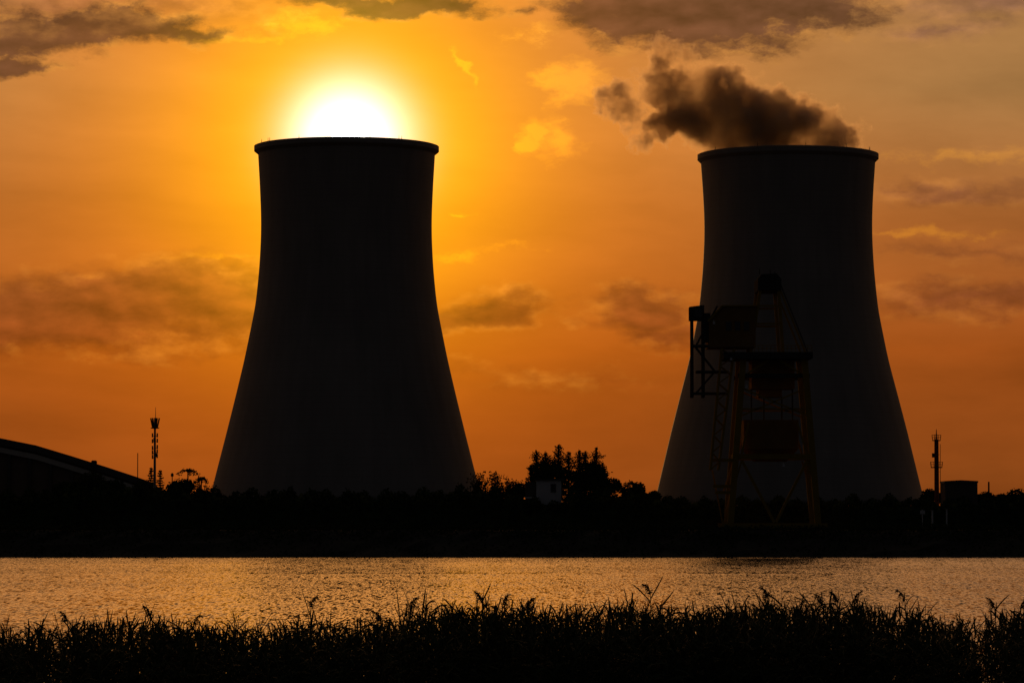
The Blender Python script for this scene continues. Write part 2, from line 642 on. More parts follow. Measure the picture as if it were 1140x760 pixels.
# ------------------------------------------------------------------ steam from the right tower
PD = 920.0
PUFFS = [  # photo x, y, radius px, density, depth offset m
    (946, 152, 16, 1.1, 2), (922, 148, 23, 1.25, 3), (892, 142, 28, 1.3, 0), (862, 136, 31, 1.35, -3), (832, 130, 33, 1.4, 2), (800, 138, 32, 1.4, -2),
    (805, 112, 30, 1.3, 1), (790, 94, 20, 1.1, -2), (815, 84, 16, 1.0, 3), (772, 126, 26, 1.5, -3), (748, 116, 20, 1.2, 2), (742, 136, 18, 1.4, 0),
    (722, 140, 14, 1.0, 1), (742, 94, 17, 1.0, -1), (738, 72, 18, .95, 2), (742, 50, 15, .75, 0), (704, 128, 14, 1.3, 0), (703, 112, 12, 1.1, 1), (730, 104, 16, 1.1, 0), (760, 84, 17, 1.1, 0), (762, 64, 14, .9, 1), (722, 88, 15, 1.0, -1), (672, 108, 15, 1.0, 0), (690, 120, 16, 1.5, 1), (688, 102, 15, 1.5, -1),
    (717, 158, 13, 1.1, 0), 
    (840, 166, 38, 1.2, 0), (900, 166, 32, 1.0, 0), (930, 164, 26, .7, -2),
]


def steam():
    bm = bmesh.new()
    for (px, py, rp, den, dd) in PUFFS:
        p = at(px, py, PD + dd)
        r = rp * PD / F * 1.85
        ret = bmesh.ops.create_icosphere(bm, subdivisions=2, radius=r, matrix=Matrix.Translation(p))
    tmp = bpy.data.meshes.new("steam_plume")
    bm.to_mesh(tmp)
    bm.free()
    o = bpy.data.objects.new("steam_plume_source", tmp)
    COL.objects.link(o)
    md = o.modifiers.new("remesh", "REMESH")
    md.mode = "VOXEL"
    md.voxel_size = 1.2
    dg = bpy.context.evaluated_depsgraph_get()
    hull = bpy.data.meshes.new_from_object(o.evaluated_get(dg))
    hull.name = "steam_plume"
    bpy.data.objects.remove(o)
    hull.materials.clear()
    m = bpy.data.materials.new("steam")
    m.use_nodes = True
    m.node_tree.nodes.clear()
    q = NT(m.node_tree)
    geo = q.node("ShaderNodeNewGeometry")
    pos = geo.outputs["Position"]
    wv = q.vm("SUBTRACT", q.noise(pos, .17, 6.0, .62, color=True), (.5, .5, .5))
    pw = q.vm("ADD", pos, q.vm("SCALE", wv, 15.0))
    acc = None
    for (px, py, rp, den, dd) in PUFFS:
        p = at(px, py, PD + dd)
        r = rp * PD / F * 1.72
        f = q.m("MAXIMUM", 1.0 - q.vm("DISTANCE", pw, tuple(p)) / r, 0.0) * den
        acc = f if acc is None else q.m("MAXIMUM", acc, f)
    nn = q.noise(pos, .26, 6.0, .68)
    n2 = q.noise(pos, .09, 3.0, .5)
    dens = q.step(acc * 1.35 - (1.0 - nn) * .95, -.05, .26) * q.m("MAXIMUM", (n2 - .25) * 1.8, .03)
    pv = q.node("ShaderNodeVolumePrincipled")
    pv.inputs["Color"].default_value = (.95, .75, .56, 1)
    pv.inputs["Anisotropy"].default_value = 0.42
    q.put(pv.inputs["Density"], dens)
    out = q.node("ShaderNodeOutputMaterial")
    q.l.new(pv.outputs[0], out.inputs["Volume"])
    hull.materials.append(m)
    o = bpy.data.objects.new("steam_plume", hull)
    COL.objects.link(o)
    tag(o, "dark ragged steam plume trailing left from the mouth of the right cooling tower", "steam plume")


steam()


# ------------------------------------------------------------------ trees
def crown_lobes(mb, lobes, count, sz, rnd):
    tot = sum(l[3] ** 2 for l in lobes)
    for (x, y, z, r, sq) in lobes:
        k = int(count * r * r / tot)
        for _ in range(k):
            while True:
                d = Vector((rnd.uniform(-1, 1), rnd.uniform(-1, 1), rnd.uniform(-1, 1)))
                if d.length < 1:
                    break
            q = d.length ** .55
            d = d.normalized() * q * r * rnd.uniform(.82, 1.12)
            mb.leaf((x + d.x, y + d.y, z + d.z * sq), sz, rnd)


def trunk(mb, base, top, r, rnd, limbs=5, spread=1.5):
    mb.bar(base, top, r, r * .45, 7)
    for i in range(limbs):
        f = rnd.uniform(.45, .95)
        p = Vector(base).lerp(Vector(top), f)
        a = rnd.uniform(0, 6.28)
        e = p + Vector((math.cos(a) * spread, math.sin(a) * spread, spread * rnd.uniform(.5, 1.1)))
        mb.bar(p, e, r * .4, r * .12, 5)


def tree(kind, px, top_py, wpx, d, label, seed, name="tree", cat="tree", group="trees on the far bank", low_py=None, m="leaf_dark"):
    rn = random.Random(seed)
    x, zt = wx(px, d), wz(top_py, d)
    k = d / F
    w = wpx * k
    b = Vector((x, d, QUAY - .1))
    h = zt - QUAY
    t = tag(empty(name, b), label, cat, group)
    cr, tr = MB(b), MB(b)
    if kind == "round":
        trunk(tr, b, (x, d, QUAY + h * .62), .028 * h, rn, 6, w * .3)
        lobes = [(x, d, zt - w * .36, w * .36, .85)]
        for i in range(9):
            a = rn.uniform(0, 6.28)
            q = rn.uniform(.18, .34) * w
            lobes.append((x + math.cos(a) * q, d + math.sin(a) * q, zt - w * rn.uniform(.25, .62), w * rn.uniform(.15, .24), .85))
        lobes.append((x, d, QUAY + h * .45, w * .42, 1.0))
        crown_lobes(cr, lobes, int(900 + 60 * w * w), .32, rn)
    elif kind == "spire":
        trunk(tr, b, (x, d, zt - .6), .022 * h, rn, 8, w * .25)
        nlev = int(h / .14)
        for i in range(nlev):
            f = i / nlev
            r = w * .5 * (1 - math.exp(-(1 - f) * h / 1.7)) * (.72 + .22 * math.sin(i * .35 + seed) + .12 * math.sin(i * .9)) * rn.uniform(.7, 1.2) + .05
            for j in range(int(6 + 13 * r)):
                a = rn.uniform(0, 6.28)
                q = r * rn.uniform(.1, 1.0)
                cr.leaf((x + math.cos(a) * q, d + math.sin(a) * q, QUAY + .8 + (h - .8) * f + rn.uniform(-.2, .2) + q * .35), .22, rn)
    elif kind == "conifer":
        tr.bar(b, (x, d, zt), .02 * h, .02, 6)
        lev = int(h / .42)
        for i in range(lev):
            f = i / lev
            r = w * .5 * (1 - f) ** .8 + .08
            for j in range(11):
                a = rn.uniform(0, 6.28)
                rr = r * rn.uniform(.5, 1.1)
                z = QUAY + .6 + (h - .6) * f
                for s in range(6):
                    q = rr * (s + .6) / 6
                    cr.leaf((x + math.cos(a) * q, d + math.sin(a) * q, z + q * .10 + rn.uniform(-.1, .1)), .20, rn)
    elif kind == "spiky":          # bamboo-like tuft of arching canes
        for i in range(26):
            a = rn.uniform(0, 6.28)
            sp = rn.uniform(.05, .5) * w
            hh = h * rn.uniform(.72, 1.02)
            prev = b.copy()
            tr.bar(b, b + Vector((math.cos(a) * sp * .2, math.sin(a) * sp * .2, hh * .55)), .05, .04, 4)
            for s in range(1, 11):
                f = s / 10
                p = b + Vector((math.cos(a) * sp * f ** 1.8, math.sin(a) * sp * f ** 1.8, hh * (f - .10 * f ** 4)))
                cr.bar(prev, p, .03, .025, 3, False)
                prev = p
                if f > .3:
                    for _ in range(7):
                        cr.leaf(p + Vector((rn.gauss(0, .28), rn.gauss(0, .28), rn.gauss(0, .25))), .25, rn)
    elif kind == "frond":          # ragged head of a few long drooping fronds
        tr.bar(b, (x, d, zt - .5), .16, .12, 7)
        for i in range(11):
            a = rn.uniform(0, 6.28)
            L = w * .55 * rn.uniform(.7, 1.1)
            for s in range(9):
                f = s / 8
                p = Vector((x + math.cos(a) * L * f, d + math.sin(a) * L * f, zt - .5 + .9 * f - 1.5 * f * f))
                for _ in range(4):
                    cr.leaf(p + Vector((rn.gauss(0, .09), rn.gauss(0, .09), rn.gauss(0, .12))), .20, rn)
        crown_lobes(cr, [(x, d, zt - 3.0, w * .4, .7), (x + w * .2, d, zt - 4.2, w * .55, .8)], 800, .3, rn)
    tr.build("trunk", M["bark"], t)
    cr.build("crown", M[m], t)
    return t


TREES = [
    ("round", 102, 522, 46, 640, "rounded tree hiding the low end of the shed roof"),
    ("round", 72, 534, 34, 640, "low bushy tree under the middle of the shed roof"),
    ("round", 128, 531, 34, 640, "low tree just right of the shed's roof end"),
    ("spiky", 155, 527, 14, 640, "small spiky bush at the foot of the thin bare pole"),
    ("conifer", 168, 519, 34, 625, "small fir tree at the foot of the antenna mast, the taller of the two"),
    ("conifer", 178, 522, 28, 628, "small fir tree just right of the antenna mast, the shorter of the two"),
    ("round", 200, 531, 42, 640, "broad low tree between the antenna mast and the left tower"),
    ("frond", 209, 521, 24, 636, "ragged tree with drooping fronds poking above the low trees left of the left tower"),
    ("frond", 224, 530, 14, 642, "thin wispy tree with loose fronds close to the left tower's base"),
    ("spiky", 235, 536, 16, 640, "small spiky bush touching the left tower's left base edge"),
    ("spiky", 533, 519, 26, 640, "spiky bush against the right base edge of the left tower, tallest there"),
    ("spiky", 550, 521, 24, 645, "spiky bush second from the left tower's right edge"),
    ("spiky", 566, 526, 22, 640, "spiky bush third from the left tower's right edge, thin topped"),
    ("spiky", 577, 531, 16, 645, "low spiky bush just left of the pale house"),
    ("spire", 591, 517, 17, 625, "short spire tree at the left end of the tall clump"),
    ("spire", 597, 501, 24, 630, "narrow spire tree second from the left in the tall clump"),
    ("spire", 607, 503, 26, 635, "narrow spire tree above the left part of the pale house"),
    ("spire", 622, 495, 29, 628, "tallest spire tree of the clump, above the right part of the pale house"),
    ("spire", 633, 503, 29, 632, "slim tree right beside the tallest spire"),
    ("round", 611, 507, 52, 640, "broad dark tree filling the clump right behind the pale house"),
    ("spire", 645, 501, 26, 630, "narrow spire tree in the middle of the clump, left of its gap"),
    ("spire", 652, 502, 23, 634, "blunt topped tree at the left side of the clump's gap"),
    ("spire", 664, 498, 26, 628, "pointed spire tree at the right side of the clump's gap"),
    ("spire", 671, 515, 26, 626, "short spire tree at the right end of the tall clump"),
    ("round", 657, 511, 46, 640, "broad dark tree at the right of the clump's base"),
    ("round", 580, 536, 26, 612, "low round tree half hidden behind the side wing of the pale house"),
    ("round", 682, 531, 26, 625, "low round tree at the right foot of the tall clump"),
    ("round", 704, 533, 36, 625, "domed tree between the tall clump and the right tower, larger one"),
    ("round", 728, 545, 20, 630, "small domed bush at the left base edge of the right tower"),
    ("round", 1034, 543, 24, 650, "low round tree between the right tower and the red mast"),
    ("round", 1049, 547, 16, 650, "small round bush between the red mast and the dark block"),
    ("round", 1098, 546, 26, 650, "low round tree just right of the dark block"),
    ("round", 1115, 548, 22, 660, "small low tree second to the right of the dark block"),
    ("round", 1132, 542, 34, 650, "rounded tree at the far right, farthest from the dark block"),
]
for i, (kind, px, py, w, d, label) in enumerate(TREES):
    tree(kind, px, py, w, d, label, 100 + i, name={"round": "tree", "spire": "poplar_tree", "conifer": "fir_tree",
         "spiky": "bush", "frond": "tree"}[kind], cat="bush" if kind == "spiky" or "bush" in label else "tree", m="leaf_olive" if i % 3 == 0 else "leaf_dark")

# undergrowth: the unbroken dark mass along the far bank
SKY = [(-200, 545), (0, 544), (60, 543), (85, 537), (150, 537), (185, 540), (222, 544), (240, 545), (300, 543), (420, 546), (525, 541), (560, 541),
       (581, 544), (584, 555), (631, 555), (634, 543), (690, 543), (720, 549), (735, 551), (790, 554), (920, 552), (1010, 551), (1050, 554),
       (1140, 551), (1350, 548)]
rn = random.Random(77)
ug = MB()
for _ in range(62000):
    px = rn.uniform(-180, 1320)
    d = rn.uniform(588, 606)
    if 578 < px < 636:
        d = rn.uniform(584, 589.5)
    topz = wz(interp(SKY, px), d) + .9 * math.sin(px * .23) * math.sin(px * .071) - .5
    f = rn.random() ** .8
    z = QUAY - .3 + (topz - QUAY + .3) * f + rn.gauss(0, .12)
    ug.leaf((wx(px, d), d, z), .46 if f < .9 else .30, rn)
gx = [-180 + 5 * i for i in range(301)]
mv, mf = [], []
rows = ((0.0, 588.0), (.55, 588.8), (.86, 591), (1.0, 595), (.9, 600), (.5, 606), (0, 609))
for px in gx:
    tz = wz(interp(SKY, px), 595) - 1.5 + .5 * math.sin(px * .19) + rn.uniform(-.5, .5)
    for q, dd in rows:
        if 578 < px < 636:
            dd = 583.5 + (dd - 588) * .25
        mv.append((wx(px, dd), dd + rn.uniform(-.3, .3), QUAY - .4 + (tz - QUAY + .4) * q))
for i in range(len(gx) - 1):
    for j in range(6):
        mf.append((i * 7 + j, (i + 1) * 7 + j, (i + 1) * 7 + j + 1, i * 7 + j + 1))
ug.add(mv, mf)
for _ in range(9000):           # rough grass on the lip of the bank
    px = rn.uniform(-180, 1320)
    d = SHORE_D + rn.uniform(5.0, 12.0)
    ug.leaf((wx(px, d), d, ground_z(d) + rn.random() ** 2 * .7 + .05), .30, rn)
for _ in range(16000):          # brambles down the bank to the water
    px = rn.uniform(-180, 1320)
    d = SHORE_D + rn.uniform(.2, 26) ** 1.0
    z = ground_z(d) + abs(rn.gauss(0, .5)) * (.4 if d < SHORE_D + 3 else 1.0)
    if 780 < px < 940 and SHORE_D + 6 < d:
        z = ground_z(d) + rn.random() * .25
    ug.leaf((wx(px, d), d, z), .30, rn)
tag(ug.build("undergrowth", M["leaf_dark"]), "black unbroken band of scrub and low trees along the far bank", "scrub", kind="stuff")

# ------------------------------------------------------------------ shed at the left
def shed():
    d = 690.0
    k = d / F
    org = at(60, 560, d)
    org.z = QUAY
    t = tag(empty("storage_shed", org), "long dark storage shed with a sloping roof at the left edge, above the trees", "shed")
    roofline = [(-330, 480), (-260, 445), (-170, 452), (-80, 469), (0, 487.5), (40, 495.5), (80, 507.5), (120, 520), (152, 530.5), (170, 537), (200, 560)]
    up = [(wx(px, d), wz(py, d)) for px, py in roofline]
    lo = [(x, z - 1.35) for x, z in up]
    L = 70.0
    rf = MB(org)
    nk = len(up)
    ring = up + lo[::-1]
    vs = [(x, d - .7, z) for x, z in ring] + [(x - 24.0, d + L, z) for x, z in ring]
    m2 = len(ring)
    rf.add(vs, [tuple(range(m2)), tuple(range(2 * m2 - 1, m2 - 1, -1))] + [((i + 1) % m2, i, m2 + i, m2 + (i + 1) % m2) for i in range(m2)])
    rf.build("roof", M["roof_sheet"], t)
    fa = MB(org)                                    # pale girder below the eave
    a = [(x, z - 1.75) for x, z in up[2:-1]]
    b = [(x, z - 2.75) for x, z in up[2:-1]]
    fa.prism(a + b[::-1], d - .5, d - .1)
    fa.build("girder", M["grey_beam"], t)
    wl = MB(org)
    wl.prism([(x, z - 1.36) for x, z in up[1:-1]] + [(up[-2][0], QUAY), (up[1][0], QUAY)], d + .2, d + .6)
    wl.build("end_wall", M["brown_wall"], t)
    for px in (-100, -70, -40, -12, 10, 33, 56, 80, 104):
        col = MB(org)
        x = wx(px, d)
        zt = interp([(p, wz(q, d)) for p, q in roofline], px) - 2.8
        col.box((x - .28, d - .35, QUAY), (x + .28, d + .15, zt))
        col.build("column", M["block_wall"], t)
    for px, py in ((105, 515.5),):
        x, z = wx(px, d), wz(py, d)
        vb = MB(org)
        vb.prism([(x - .42, z - .6), (x + .42, z - .75), (x + .5, z + .35), (x + .3, z + .55), (x - .3, z + .55), (x - .5, z + .35)], d - 1.5, d - .2)
        vb.build("roof_vent", M["dark_steel"], t)


shed()


# ------------------------------------------------------------------ pale house
def house():
    d = 590.0
    org = Vector((wx(608, d), d, QUAY))
    t = tag(empty("pump_house", org), "small pale house with a dark window and flat roof, below the tall tree clump", "house")
    x0, x1, zt = wx(597, d), wx(625, d), wz(534.5, d)
    w = MB(org)
    w.box((x0, d, QUAY), (x1, d + 5, zt))
    w.build("wall", M["white_wall"], t)
    r = MB(org)
    r.prism([(x0 - .35, zt), (x1 + .45, zt), (x1 + .45, zt + .28), (x0 - .1, zt + .12)], d - .3, d + 5.3)
    r.build("roof", M["block_wall"], t)
    for (px, py, pw, ph) in ((616, 543, 5, 8.5), (603, 571, 6, 9), (617, 571, 6, 9)):
        a, b = at(px - pw / 2, py + ph / 2, d), at(px + pw / 2, py - ph / 2, d)
        f = MB(org)
        f.box((a.x - .09, d - .06, a.z - .09), (a.x, d + .05, b.z + .09))
        f.box((b.x, d - .06, a.z - .09), (b.x + .09, d + .05, b.z + .09))
        f.box((a.x, d - .06, b.z), (b.x, d + .05, b.z + .09))
        f.box((a.x, d - .10, a.z - .09), (b.x, d + .05, a.z))
        fr = f.build("window", M["grey_steel"], t)
        p = MB(org)
        p.box((a.x, d - .02, a.z), (b.x, d - .004, b.z))
        p.build("pane", M["window_glass"], fr)
    # low side wing with a landing
    wg = MB(org)
    xw = wx(585, d)
    wg.box((xw, d + .4, QUAY), (x0 - .01, d + 4, wz(536, d)))
    wg.build("side_wing", M["block_wall"], t)
    ld = MB(org)
    ld.box((xw - .1, d - .9, wz(554.5, d)), (x0 + .3, d - .02, wz(552.8, d)))
    ld.build("landing", M["white_wall"], t)


house()


# ------------------------------------------------------------------ dark block on the right
def block():
    d = 640.0
    x0, x1, zt = wx(1052.5, d), wx(1088.5, d), wz(535, d)
    org = Vector(((x0 + x1) / 2, d, QUAY))
    t = tag(empty("flat_roofed_building", org), "dark flat topped block of a building right of the red mast", "building")
    b = MB(org)
    b.box((x0, d, QUAY), (x1, d + 7, zt - .35))
    b.build("wall", M["block_wall"], t)
    p = MB(org)
    p.prism([(x0 - .12, zt - .35), (x1 + .12, zt - .35), (x1 + .12, zt - .02), ((x0 + x1) / 2, zt + .14), (x0 - .12, zt - .02)], d - .12, d + 7.1)
    p.build("parapet", M["roof_sheet"], t)
    for px in (1060, 1070, 1080):
        for zz in (QUAY + 1.2, QUAY + 4.2):
            x = wx(px, d)
            f = MB(org)
            f.box((x - .45, d - .05, zz), (x + .45, d - .003, zz + 1.3))
            f.build("window", M["window_glass"], t)


block()


# ------------------------------------------------------------------ masts and poles
def ring_platform(mb, c, z, r, rail=1.0, n=8):
    mb.lathe([(.2, z), (r, z), (r, z + .12), (.2, z + .12)], c, 12, closed=True)


def antenna_mast():
    d = 622.0
    k = d / F
    c = Vector((wx(172, d), d, QUAY))
    t = tag(empty("antenna_mast", c), "thin telecom mast crowned with panel antennas, left of the left tower", "mast")
    zt = wz(465, d)
    p = MB(c)
    p.bar(c, (c.x, d, zt), .30, .17, 10)
    p.build("pole", M["grey_steel"], t)
    sp = MB(c)
    sp.bar((c.x + .1, d, zt), (c.x + .1, d, wz(453, d)), .06, .03, 6)
    sp.build("lightning_rod", M["grey_steel"], t)

    def pan(x, z0, z1, a, tilt=0.0, r=.55):
        m_ = MB(c)
        q = Vector((c.x + math.cos(a) * r, d + math.sin(a) * r, z0))
        e = Vector((c.x + math.cos(a) * (r + tilt), d + math.sin(a) * (r + tilt), z1))
        m_.beam(q, e, .24, .16)
        m_.bar((c.x, d, z0 + (z1 - z0) * .3), q.lerp(e, .3), .05, .05, 5)
        m_.build("antenna", M["dark_steel"], t)
    for a in (0.1, 1.15, 2.2, 3.05, 4.2, 5.2):
        pan(0, wz(476, d), wz(465.2, d), a, .35, .40)
    for zc in (wz(474, d),):
        pl = MB(c)
        pl.lathe([(.15, zc - .5), (.75, zc - .42), (.75, zc - .28), (.15, zc - .28)], c, 10, closed=True)
        pl.build("platform", M["dark_steel"], t)
    for py, a in ((483, .3), (483, 3.3), (488, 2.0), (489, .2), (489.5, 3.4), (496, .1), (497, 3.0), (502, 3.5), (501, .2), (505, 5.5), (507, 2.9), (506, .3)):
        pan(0, wz(py + 3.6, d), wz(py - 1, d), a, 0, .42)


antenna_mast()


def red_mast():
    d = 630.0
    c = Vector((wx(1043, d), d, QUAY))
    t = tag(empty("lattice_mast", c), "reddish steel mast with two railed platforms, right of the right tower", "mast")
    zt = wz(489, d)
    fr = MB(c)
    w = .32
    cor = [(-w, -w), (w, -w), (w, w), (-w, w)]
    for (a, b) in cor:
        fr.bar((c.x + a, d + b, QUAY), (c.x + a * .8, d + b * .8, zt), .10, .09, 6)
    fr.bar((c.x, d, QUAY), (c.x, d, zt), .20, .16, 8)
    z = QUAY
    i = 0
    while z < zt - .7:
        for j in range(4):
            a, b = cor[j], cor[(j + 1) % 4]
            if i % 2:
                a, b = b, a
            fr.bar((c.x + a[0] * .9, d + a[1] * .9, z), (c.x + b[0] * .9, d + b[1] * .9, z + .7), .06, .06, 4)
        z += .7
        i += 1
    fr.build("frame", M["red_paint"], t)
    tp = MB(c)
    tp.bar((c.x, d, zt), (c.x, d, wz(477.5, d)), .16, .05, 6)
    tp.bar((c.x - .25, d, zt), (c.x - .25, d, wz(483, d)), .05, .04, 5)
    tp.build("spire", M["red_paint"], t)
    for py, r in ((490, .72), (520, 1.0)):
        z = wz(py, d)
        pl = MB(c)
        pl.lathe([(.28, z - .1), (r, z - .1), (r, z + .06), (.28, z + .06)], c, 14, closed=True)
        o = pl.build("platform", M["dark_steel"], t)
        ra = MB(c)
        for i in range(8):
            a = 2 * math.pi * i / 8 + .2
            q = Vector((c.x + math.cos(a) * r, d + math.sin(a) * r, z))
            ra.bar(q, q + Vector((math.cos(a) * .12, 0, .95)), .035, .03, 4)
        for hh in (.5, .95):
            rr = r + .1
            for i in range(16):
                a0, a1 = 2 * math.pi * i / 16, 2 * math.pi * (i + 1) / 16
                ra.bar((c.x + math.cos(a0) * rr, d + math.sin(a0) * rr, z + hh), (c.x + math.cos(a1) * rr, d + math.sin(a1) * rr, z + hh), .025, .025, 4)
        ra.build("railing", M["dark_steel"], o)
    eb = MB(c)
    x = wx(1040, d)
    z = wz(509, d)
    eb.box((x - .30, d - .3, z), (x + .18, d + .3, z + .75))
    eb.build("equipment_box", M["dark_steel"], t)
    la = MB(c)
    x = wx(1047.2, d)
    for o_ in (-.18, .18):
        la.bar((x, d + o_, QUAY), (x, d + o_, wz(494, d)), .025, .025, 4)
    z = QUAY
    while z < wz(495, d):
        la.bar((x, d - .18, z), (x, d + .18, z), .04, .04, 4)
        z += .55
    z = QUAY + 1
    while z < wz(500, d):
        la.bar((c.x + .25, d, z), (x, d, z), .025, .025, 4)
        z += 3.0
    la.build("ladder", M["dark_steel"], t)


red_mast()


def pole(px, top, d, r, label, name="pole", head=False):
    c = Vector((wx(px, d), d, QUAY))
    t = tag(empty(name, c), label, "pole")
    p = MB(c)
    p.bar(c, (c.x, d, wz(top, d)), r, r * .7, 8)
    p.build("shaft", M["dark_steel"], t)
    b = MB(c)
    b.lathe([(.05, QUAY - .1), (.4, QUAY - .1), (.4, QUAY + .25), (.05, QUAY + .3)], c, 10, closed=True)
    b.build("footing", M["concrete"], t)
    if head:
        z = wz(top, d)
        h = MB(c)
        h.lathe([(.02, z - .1), (.24, z), (.28, z + .35), (.12, z + .6), (.02, z + .62)], c, 10)
        h.build("lamp_head", M["dark_steel"], t)


pole(153, 504, 660, .11, "thin bare pole rising just past the end of the shed roof")
pole(191.5, 530, 650, .13, "short post with a rounded head right of the two small firs", head=True)
pole(1101, 536, 660, .22, "short stout pole above the low trees right of the dark block")


# pale marker posts on the far bank
def marker(px, y0, y1, w, label, board=False):
    d = 583.5
    c = Vector((wx(px, d), d, QUAY))
    t = tag(empty("marker_post", c), label, "post", "pale posts under the red mast")
    p = MB(c)
    x = c.x
    p.box((x - w / 2, d - .08, QUAY - .2), (x + w / 2, d + .08, wz(y0, d)))
    p.build("shaft", M["white_wall"], t)
    if board:
        b = MB(c)
        b.box((x - .4, d - .14, wz(y1, d)), (x + .4, d - .085, wz(y0, d) - .1))
        b.build("board", M["white_wall"], t)
    else:
        b = MB(c)
        b.box((x - w / 2 - .06, d - .14, wz(y0, d)), (x + w / 2 + .06, d + .14, wz(y0, d) + .12))
        b.build("cap", M["grey_steel"], t)


marker(1027, 567, 572, .14, "pale post with a small board, left one of the three on the bank", True)
marker(1038, 568, 575, .28, "pale short thick post in the middle of the three on the bank")
marker(1054, 567, 580, .24, "pale slim post, right one of the three on the bank, below the dark block")


# ------------------------------------------------------------------ harbour crane
def crane():
    d0, d1 = 574.0, 584.0           # river-side and land-side frames
    dm = (d0 + d1) / 2
    c = Vector((wx(862, d0), dm, QUAY))
    t = tag(empty("harbour_crane", c), "yellow harbour unloading crane standing before the right cooling tower", "crane")
    S = d0 / F

    def pt(px, py, d):
        return Vector((wx(px, d0), d, wz(py, d0)))
    # legs
    for dd in (d0, d1):
        for (xa, xb) in ((813, 828), (911, 896)):
            b = MB(c)
            b.beam(pt(xa, 586, dd), pt(xb, 398, dd), 1.0, .9)
            b.build("leg", M["yellow_paint"], t)
    b = MB(c)
    for dd in (d0, d1):
        b.beam(pt(803, 585, dd), pt(921, 585, dd), .75, .85)
    b.build("sill_beam", M["yellow_paint"], t)
    b = MB(c)
    for dd in (d0, d1):
        b.beam(pt(820, 508, dd), pt(905, 508, dd), .7, .85)
    for px in (820, 905):
        b.beam(pt(px, 508, d0), pt(px, 508, d1), .7, .8)
    b.build("cross_beam", M["yellow_paint"], t)
    for (xa, ya, xb, yb) in ((826, 512, 862, 581), (899, 512, 864, 581)):
        b = MB(c)
        b.beam(pt(xa, ya, d0), pt(xb, yb, d0), .42, .42)
        b.build("brace", M["yellow_paint"], t)
    for px in (806, 818, 906, 918):
        for dd in (d0, d1):
            b = MB(c)
            p = pt(px, 589, dd)
            b.box((p.x - .7, dd - .4, QUAY + .0), (p.x + .7, dd + .4, pt(px, 587, dd).z + .05))
            b.build("bogie", M["dark_steel"], t)
    # hopper between the legs
    hp = MB(c)
    zt, zm, zb = wz(467, d0), wz(499, d0), wz(513, d0)
    xa, xb, xc, xd = wx(829, d0), wx(890, d0), wx(842, d0), wx(878, d0)
    q = [(xa, d0 + 1.2, zt), (xb, d0 + 1.2, zt), (xb, d1 - 1.2, zt), (xa, d1 - 1.2, zt),
         (xa, d0 + 1.2, zm), (xb, d0 + 1.2, zm), (xb, d1 - 1.2, zm), (xa, d1 - 1.2, zm),
         (xc, dm - 1.5, zb), (xd, dm - 1.5, zb), (xd, dm + 1.5, zb), (xc, dm + 1.5, zb)]
    hp.add(q, [(0, 1, 5, 4), (1, 2, 6, 5), (2, 3, 7, 6), (3, 0, 4, 7), (4, 5, 9, 8), (5, 6, 10, 9), (6, 7, 11, 10), (7, 4, 8, 11)])
    hp.build("hopper", M["rust_sheet"], t)
    # top deck with railing
    dk = MB(c)
    dk.box((wx(806, d0), d0 - 1.2, wz(399, d0)), (wx(905, d0), d1 + 1.2, wz(392, d0)))
    for dd in (d0, d1):
        dk.beam(pt(822, 418, dd), pt(902, 418, dd), .5, .7)
    dk.build("deck", M["dark_steel"], t)
    ra = MB(c)
    for i in range(15):
        px = 840 + i * 64 / 14
        ra.bar(pt(px, 392, d0 - 1.1), pt(px, 384.5, d0 - 1.1), .04, .04, 4)
    for py in (384.5, 388):
        ra.bar(pt(840, py, d0 - 1.1), pt(904, py, d0 - 1.1), .04, .04, 4)
    ra.build("railing", M["yellow_paint"], t)
    # machinery house
    mh = MB(c)
    pts = [(790, 386), (790, 358), (797, 348), (805, 341), (842, 341), (842, 386)]
    mh.prism([(wx(a, d0), wz(b, d0)) for a, b in pts][::-1], d0 + .3, d1 - .3)
    hs = mh.build("machinery_house", M["rust_sheet"], t)
    rf = MB(c)
    rp = [(788, 357), (804, 339.6), (844, 339.6), (844, 341), (805, 341.3), (790, 358.5)]
    rf.prism([(wx(a, d0), wz(b, d0)) for a, b in rp], d0 - .1, d1 + .1)
    rf.build("roof", M["yellow_paint"], hs)
    for px in (812, 822, 832):
        wn = MB(c)
        a, b = pt(px - 3, 368, d0), pt(px + 3, 358, d0)
        wn.box((a.x, d0 + .22, a.z), (b.x, d0 + .297, b.z))
        wn.build("window", M["window_glass"], hs)
    # A-frame and its stays
    for dd in (d0 + 1.0, d1 - 1.0):
        for ps in (((848, 320), (836, 396)), ((868, 320), (873, 396))):
            b = MB(c)
            b.beam(pt(ps[0][0], ps[0][1], dd), pt(ps[1][0], ps[1][1], dd), .5, .5)
            b.build("mast_leg", M["yellow_paint"], t)
        b = MB(c)
        b.beam(pt(870, 322, dd), pt(899, 394, dd), .26, .26)
        b.build("stay", M["yellow_paint"], t)
        for ty, ta, tb in ((360, 842, 871), (340, 846, 870)):
            b = MB(c)
            b.beam(pt(ta, ty, dd), pt(tb, ty, dd), .28, .28)
            b.build("mast_tie", M["yellow_paint"], t)
    hd = MB(c)
    hd.prism([(wx(a, d0), wz(b, d0)) for a, b in ((845, 323), (845, 310), (849, 305), (866, 304), (871, 310), (871, 323))][::-1], d0 + .5, d1 - .5)
    hd.build("mast_head", M["dark_steel"], t)
    an = MB(c)
    for px, py in ((849, 296), (861, 298), (866, 300)):
        an.bar(pt(px, 303, dm), pt(px, py, dm), .07, .05, 5)
    an.build("aerial", M["dark_steel"], t)
    # cabin and stair frame that hang out on the left
    cb = MB(c)
    cb.prism([(wx(a, d0), wz(b, d0)) for a, b in ((768.5, 356), (768.5, 341), (785, 339), (785, 356))][::-1], d0 + 1, d0 + 4)
